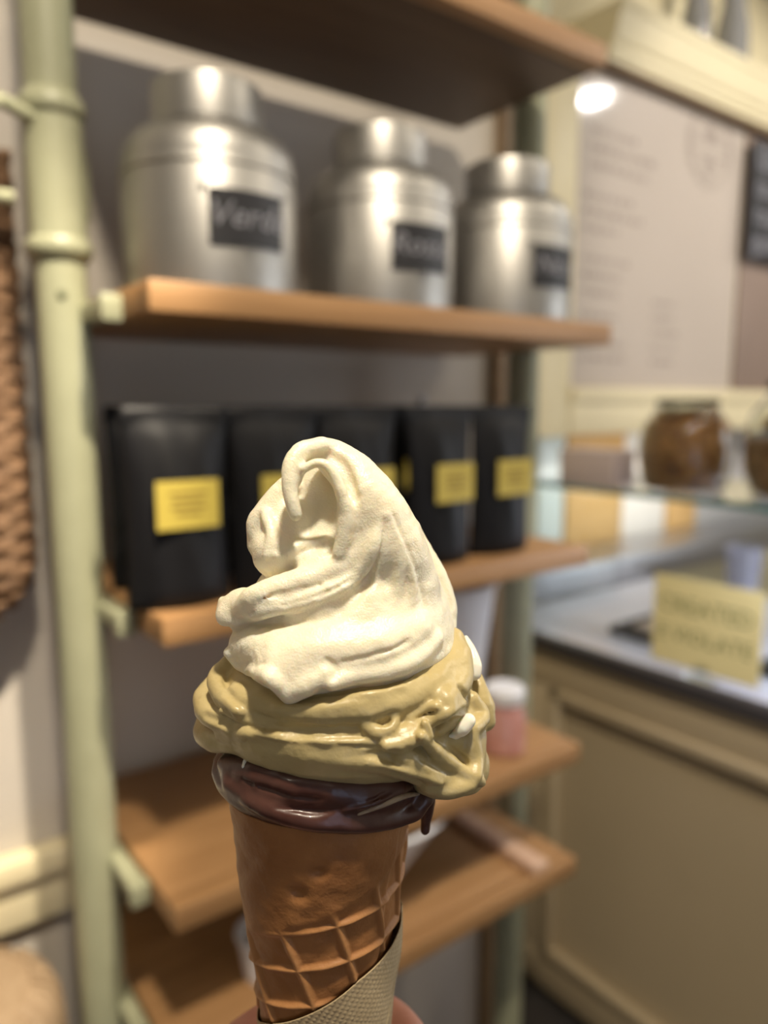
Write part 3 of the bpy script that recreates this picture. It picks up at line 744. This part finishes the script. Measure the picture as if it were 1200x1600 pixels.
# right: tall smooth flank and rugged folds
g.stroke([P(706,1000,2),P(714,1030,8),P(714,1065,14),P(695,1095,24)], np.array([20,24,24,20])*SC, 2)
g.stroke([P(741,1045,-3),P(748,1072,0),P(756,1100,2),P(758,1125,2)], np.array([9,13,17,18])*SC, 1.2)
g.on([(738,1092,4),(752,1118,4),(740,1136,4),(720,1136,2)], [12,14,11,8], 1.0)
g.on([(640,1122,2),(664,1106,4),(684,1104,4),(692,1120,3)], [5,7,7,6], .7)
g.on([(615,1152,2),(640,1140,4),(668,1128,4),(700,1112,3),(722,1098,1)], [10,12,11,9,7], .8)
g.on([(572,1134,3),(590,1144,4),(608,1140,5),(618,1126,4)], [9,12,10,7], .7)
g.on([(604,1164,2),(632,1160,5),(655,1148,5),(664,1134,4)], [12,14,11,6], .7)
g.on([(658,1150,5),(680,1174,6),(708,1196,6),(735,1212,5),(752,1222,2)], [7,12,12,11,9], .8)
g.on([(628,1180,1),(655,1196,3),(690,1214,4),(722,1226,3)], [16,18,17,12], 1.2)
g.on([(686,1142,3),(706,1130,5),(728,1128,4)], [7,9,8], .8)
g.on([(664,1130,4),(672,1150,5)], [7,6], .6)
g.on([(735,1150,-3),(742,1185,-3),(744,1212,-3)], [12,14,11], 1.4)
g.on([(670,1226,-4),(700,1234,-4),(735,1226,-4)], [13,12,10], 1.4)
g.on([(600,1131,0),(606,1126,0)], [4,4], .5, True)
g.on([(718,1074,0),(728,1092,0),(732,1108,0)], [4,7,4], .8, True)
g.on([(700,1166,0),(716,1180,0),(728,1192,0)], [4,6,4], .8, True)
g.on([(636,1170,0),(660,1186,0),(700,1208,0)], [2,3.5,2], .7, True)
g.on([(620,1176,0),(580,1168,0),(520,1164,0)], [3,2.5,1.5], .8, True)
g.on([(345,1110,1),(380,1124,1),(430,1134,0)], [5,6,3], .7)
g.on([(318,1148,0),(340,1162,0),(372,1170,0)], [2,3,1.5], .8, True)
g.on([(500,1092,1),(570,1086,2),(630,1072,1)], [3,5,3], .8)
g.on([(575,1190,-2),(640,1206,0),(690,1224,0)], [5,7,5], .7)
g.F += .16*g.noise(2.5, 11) + .28*g.noise(5.5, 12) + .05*g.noise(1.0, 13)
pisg = g
g.mesh('pistachio_swirl', M_pis, cone)
# ---- chocolate
g = Grid((-42,-42,-150), (42,42,-82), .55)
cho = Lathe([(1110,400,625),(1130,372,645),(1150,352,662),(1170,341,672),(1190,337,675),(1205,343,672),(1222,358,658),(1234,375,640)], .92)
g.F = cho.f(g.X, g.Y, g.Z).astype(np.float32)
g.stroke([P(352,1190,6),P(350,1212,10),P(380,1245,18),P(430,1268,24)], np.array([16,17,16,13])*SC, 2)
g.on([(360,1222,-6),(420,1262,-6),(500,1282,-7),(580,1284,-7),(640,1270,-6),(664,1248,-5)], [12,14,16,16,16,14], 2)
g.on([(350,1192,-3),(400,1208,-6),(480,1226,-8),(560,1232,-8),(620,1228,-6)], [10,18,22,20,14], 3)
g.stroke([P(662,1222,6),P(667,1250,5),P(665,1285,4),P(664,1297,4)], np.array([16,14,9,8.5])*SC, 1.4)
g.on([(540,1262,1),(590,1248,2),(640,1228,1)], [5,9,6], 1)
g.on([(430,1262,0),(500,1268,0),(560,1258,0),(610,1238,0)], [1.5,3.5,3.5,2], 1.0, True)
g.on([(380,1218,0),(440,1240,0),(500,1250,0)], [1.5,3,1.5], 1.0, True)
g.F += .30*g.noise(6, 21)+.14*g.noise(2.6, 22)
chog = g
K = lambda *p: [chog.snap(q[0], q[1], q[2]*SC) for q in p]
Q = lambda *p: [pisg.snap(q[0], q[1], q[2]*SC) for q in p]
g.mesh('chocolate_layer', M_cho, cone)
# pale streaks swirled into the chocolate, melted drops of vanilla
def blob(name, strokes, m, h=.45, k=.8, lab=None):
    allp = np.array([q for s_ in strokes for q in s_[0]]); mr = max(max(s_[1]) for s_ in strokes)
    g = Grid(allp.min(0)-mr-2, allp.max(0)+mr+2, h)
    for p, r in strokes: g.stroke(p, r, k)
    o = g.mesh(name, m, cone)
    if lab: o['label'] = lab
    return o
M_streak = mat('streaked_cream', (.46,.38,.26), .25, noise=(150, (.20,.12,.08), .5), stretch=(1,1,3))
blob('cream_streak', [(K((560,1272,-2),(600,1256,-1),(630,1244,-1),(655,1240,-2)), np.array([3,5,5,3])*SC)], M_streak, .3, .5)
blob('cream_streak', [(K((450,1210,-2),(500,1212,-.5),(550,1214,-.5),(600,1222,-2)), np.array([2,3.5,3.5,2])*SC)], M_streak, .3, .5)
blob('cream_streak', [(K((380,1198,0),(385,1186,1),(398,1180,1)), np.array([3,3.6,2])*SC)], M_melt, .3, .5)
blob('melted_drop', [([P(728,996,-2),P(735,1015,1),P(741,1038,4),P(741,1052,5)], np.array([4,9,12.5,11.5])*SC)], M_melt, .4, 1)
blob('melted_drop', [(Q((712,1148,3),(722,1138,6),(732,1126,6)), np.array([6,12,11])*SC), (Q((712,1148,3),(703,1150,2)), np.array([6,3])*SC)], M_melt, .4, 1)

# ---- waffle cone: rolled sheet with raised lattice
def zrow(y): return P(505, y)[2]
ZT, RT_ = zrow(1215), None
z1, r1, z2, r2 = zrow(1290), 27.0, zrow(1560), 21.4
def crad(z): return r1+(r2-r1)*(z-z1)/(z2-z1)
def cone_hit(px, py):
    r = ray(px, py); t = np.linspace(150, 260, 2200); q = r[None]*t[:, None]
    X = q[:, 0]-AX*1000; Y = q[:, 1]-H0*1000; Z = q[:, 2]; f = np.sqrt(X*X+Y*Y)-crad(Z); k = np.argmax(f < 0)
    if f[k] >= 0: k = np.argmin(f)
    return math.atan2(X[k], -Y[k]), Z[k]
def fit(lines):
    A, B = [], []
    for idx_, pts in lines:
        for p in pts:
            th, z = cone_hit(*p); th /= 1.0; zz = (z-z1)/60; A.append([1, th, zz, th*th, th*zz]); B.append(idx_)
    return np.linalg.lstsq(np.array(A), np.array(B), rcond=None)[0]
cv = fit([(0,[(445,1453),(466,1513),(488,1570)]),(1,[(510,1400),(535,1496),(553,1535)]),(2,[(579,1366),(603,1457)]),(-1,[(382,1440),(400,1500),(418,1560)])])
ch = fit([(0,[(412,1453),(453,1459),(518,1448),(592,1414)]),(1,[(414,1509),(470,1515),(540,1500),(605,1465)]),(2,[(423,1568),(484,1574),(523,1565)]),(-1,[(410,1398),(455,1402),(520,1392),(590,1360)])])
nt, nz = 420, 420; ZB = -262.0
th = np.linspace(-PI, PI, nt, endpoint=False); zz = np.linspace(ZT, ZB, nz)
TH, ZZ = np.meshgrid(th, zz)
def bas(T, Z): q = (Z-z1)/60; return np.stack([np.ones_like(T), T, q, T*T, T*q], -1)
TF = np.clip(TH, -1.5, 1.5)
GV, GH = bas(TF, ZZ)@cv, bas(TF, ZZ)@ch
far = np.abs(TH) > 1.5
GV = GV + np.where(far, (TH-TF)*2.2, 0)
def ridge(G, wd=.13):
    d = np.abs(G-np.round(G)); q = np.clip(1-d/wd, 0, 1); return q*q*(3-2*q)
fade = np.clip((1462 - 0 - np.interp(-ZZ, [-zrow(1300), -zrow(1600)], [1300, 1600])*1.0), -60, 60)
ypx = np.interp(-ZZ.ravel(), [-zrow(y) for y in range(1200,1900,20)], list(range(1200,1900,20))).reshape(ZZ.shape)
# lattice fades out towards the smooth top of the sheet (diagonal margin)
fd = np.clip((ypx-(1352-58*(TH+.1)*.9))/26, 0, 1); fd = fd*fd*(3-2*fd)
lat = np.maximum(ridge(GV), ridge(GH))*fd
ta, za = cone_hit(400, 1592); tb, zb = cone_hit(560, 1530); tc_, zc = cone_hit(617, 1462)
def ztop(t): return np.interp(t, [-PI, ta, tb, min(tc_, 1.4), 1.9, PI], [za-6, za, zb, zc, zc+2, za-6])
under = np.clip((ztop(TH)+1.0-ZZ)/2.5, 0, 1)
lo = Grid((0,0,0),(1,1,1),1)
def n2(T, Z, f, seed):
    g_ = np.random.default_rng(seed); s_ = 0
    for _ in range(14):
        a, b, c = g_.integers(1, max(2, int(f))), g_.uniform(-1, 1)*f*.045, g_.uniform(0, 6.28); s_ = s_+np.sin(a*T+b*Z+c)
    return s_/4
RR = crad(ZZ) - .95*fd + 1.25*lat*(1-under) - .5*under + .30*n2(TH, ZZ, 5, 1) + .12*n2(TH, ZZ, 22, 2)
# dimples and a burst blister under the chocolate
for px_, py_, rr, dp in ((465,1397,3.0,-1.6),(500,1363,2.2,-1.3),(455,1345,7,-.6),(560,1350,9,.5),(430,1330,6,.5)):
    a0, b0 = cone_hit(px_, py_); dd = ((TH-a0)*25)**2+(ZZ-b0)**2; RR += dp*np.exp(-dd/rr**2*1.5)
# overlap seam: the outer wrap ends in a diagonal step at the right
seam = .98 + .012*(ZZ-z1)/1.0*.35
RR += .9*(1/(1+np.exp((TH-seam)*60)))*(TH > -2.2) - .4
Vx = np.stack([RR*np.sin(TH), -RR*np.cos(TH), ZZ], -1).reshape(-1, 3)
Rin = np.minimum(RR-2.2, crad(ZZ)-2.2)
Vi = np.stack([Rin*np.sin(TH), -Rin*np.cos(TH), ZZ], -1)[::12].reshape(-1, 3)
V3 = np.vstack([Vx, Vi])/1000; V3[:, 2] += OFFZ
I_ = np.arange(nz*nt).reshape(nz, nt); a = I_[:-1]; b = I_[1:]
Fq = np.stack([a, b, np.roll(b, -1, 1), np.roll(a, -1, 1)], -1).reshape(-1, 4)
ni = Vi.shape[0]//nt; J = nz*nt+np.arange(ni*nt).reshape(ni, nt); a, b = J[:-1], J[1:]
Fi = np.stack([a, np.roll(a, -1, 1), np.roll(b, -1, 1), b], -1).reshape(-1, 4)
top = np.stack([I_[0], np.roll(I_[0], -1), np.roll(J[0], -1), J[0]], -1)
bot = np.stack([I_[-1], J[-1], np.roll(J[-1], -1), np.roll(I_[-1], -1)], -1)
me = bpy.data.meshes.new('waffle_cone'); me.from_pydata(V3.tolist(), [], np.vstack([Fq, Fi, top, bot]).tolist()); me.update()
me.polygons.foreach_set('use_smooth', [True]*len(me.polygons))
M_waf = mat('waffle', (.36,.165,.058), .5, noise=(70, (.24,.10,.032), .6), spec=.4, sss=.05, bump=(500, .3, .0008))
nt_ = M_waf.node_tree; at = nt_.nodes.new('ShaderNodeAttribute'); at.attribute_name = 'bake'
bs = nt_.nodes['Principled BSDF']; src = bs.inputs['Base Color'].links[0].from_socket
mx = nt_.nodes.new('ShaderNodeMix'); mx.data_type = 'RGBA'
nt_.links.new(at.outputs['Fac'], mx.inputs['Factor']); nt_.links.new(src, mx.inputs['A']); mx.inputs['B'].default_value = (.47,.24,.095,1)
nt_.links.new(mx.outputs['Result'], bs.inputs['Base Color'])
att = me.attributes.new('bake', 'FLOAT', 'POINT')      # thin raised ribs stay paler than the browned squares
att.data.foreach_set('value', np.concatenate([(lat*.55).ravel(), np.zeros(len(Vi))]).astype(np.float32))
link('waffle_cone', me, M_waf, cone)
# ---- napkin wrapped round the lower cone
nap = thing('paper_napkin', 'beige embossed paper napkin wrapped round the bottom of the cone', 'napkin', tuple(cone.location), YAW-PI/2)
nt2, nz2 = 500, 260
T2 = np.linspace(-PI, PI, nt2, endpoint=False); zt = ztop(T2); U = np.linspace(0, 1, nz2)[:, None]
Z2 = zt[None]*(1-U)+(-266.0)*U; TT = np.broadcast_to(T2, Z2.shape)
emb = np.clip(np.sin(TT*62+Z2*1.0)*np.sin(Z2*2.9-TT*10), 0, 1)*.16
R2 = crad(Z2)+.75+emb+.25*n2(TT, Z2, 6, 7)+ .5*np.exp(-((TT-1.02-.02*(Z2+195))**2)*400)
def shell(R_, T_, Z_): return np.stack([R_*np.sin(T_), -R_*np.cos(T_), Z_], -1).reshape(-1, 3)
Vn = np.vstack([shell(R2, TT, Z2), shell(R2-.25-emb, TT, Z2)])/1000; Vn[:, 2] += OFFZ
I_ = np.arange(nz2*nt2).reshape(nz2, nt2); J = I_+nz2*nt2
fo = np.stack([I_[:-1], I_[1:], np.roll(I_[1:], -1, 1), np.roll(I_[:-1], -1, 1)], -1).reshape(-1, 4)
fi = np.stack([J[:-1], np.roll(J[:-1], -1, 1), np.roll(J[1:], -1, 1), J[1:]], -1).reshape(-1, 4)
tp = np.stack([I_[0], np.roll(I_[0], -1), np.roll(J[0], -1), J[0]], -1)
me = bpy.data.meshes.new('sheet'); me.from_pydata(Vn.tolist(), [], np.vstack([fo, fi, tp]).tolist()); me.update()
me.polygons.foreach_set('use_smooth', [True]*len(me.polygons))
link('sheet', me, mat('napkin_paper', (.46,.36,.215), .8, noise=(300, (.38,.29,.165), .6), bump=(900, .3, .0004)), nap)

# ---- the hand that holds the cone
hand = thing('person', 'hand of a person gripping the napkin round the cone at the bottom edge', 'person', tuple(cone.location), YAW-PI/2)
g = Grid((-150,-250,-470), (62,62,-175), 1.3)
def ringp(deg, z, rad):                    # point round the cone axis; 0 = towards camera, + = right
    a = math.radians(deg); return (rad*math.sin(a), -rad*math.cos(a), z)

zi = P(380, 1590)[2]-15
for k, (dz, r_, e) in enumerate(((0,8.6,70),(-19,9.0,74),(-37,8.4,72),(-53,7.4,66))):
    z0 = zi-8+dz; q = crad(z0)+1.8+r_+.2
    degs = [-118,-150,-182,-214,-246, -246-26]
    pts = [(-40,-6,z0-3)] + [ringp(dg, z0+(1.5*i-2), q+(3 if i in (0,2) else 0)) for i, dg in enumerate(degs)]
    rads = [r_+1.8,r_+1.2,r_+.2,r_-.2,r_-.6,r_-1.0,r_-2.2]
    g.stroke(pts, rads, .6)
# thumb across the near side, lower down
z0 = zi-30; q = crad(z0)+1.8+8.5
g.stroke([(-44,-18,z0-34), ringp(-72,z0-20,q+5), ringp(-45,z0-10,q+1.5), ringp(-14,z0-5,q), ringp(8,z0-3,q-1)], [13,12,10.5,9.5,7.5], 2)
# palm and wrist
g.stroke([(-44,-2,zi-12),(-46,-4,zi-40),(-44,-6,zi-66)], [12,15.5,15.5], 4)
g.stroke([(-36,8,zi-20),(-38,8,zi-62)], [10,14], 4)
g.stroke([(-46,-8,zi-60),(-56,-24,zi-84),(-64,-44,zi-112),(-78,-80,zi-150),(-100,-150,zi-200),(-116,-205,zi-236)], [18,20,22,25,30,33], 5, sq=(1,.85,1))
g.F += .2*g.noise(7, 31)
g.mesh('skin_surface', M_skin, hand)
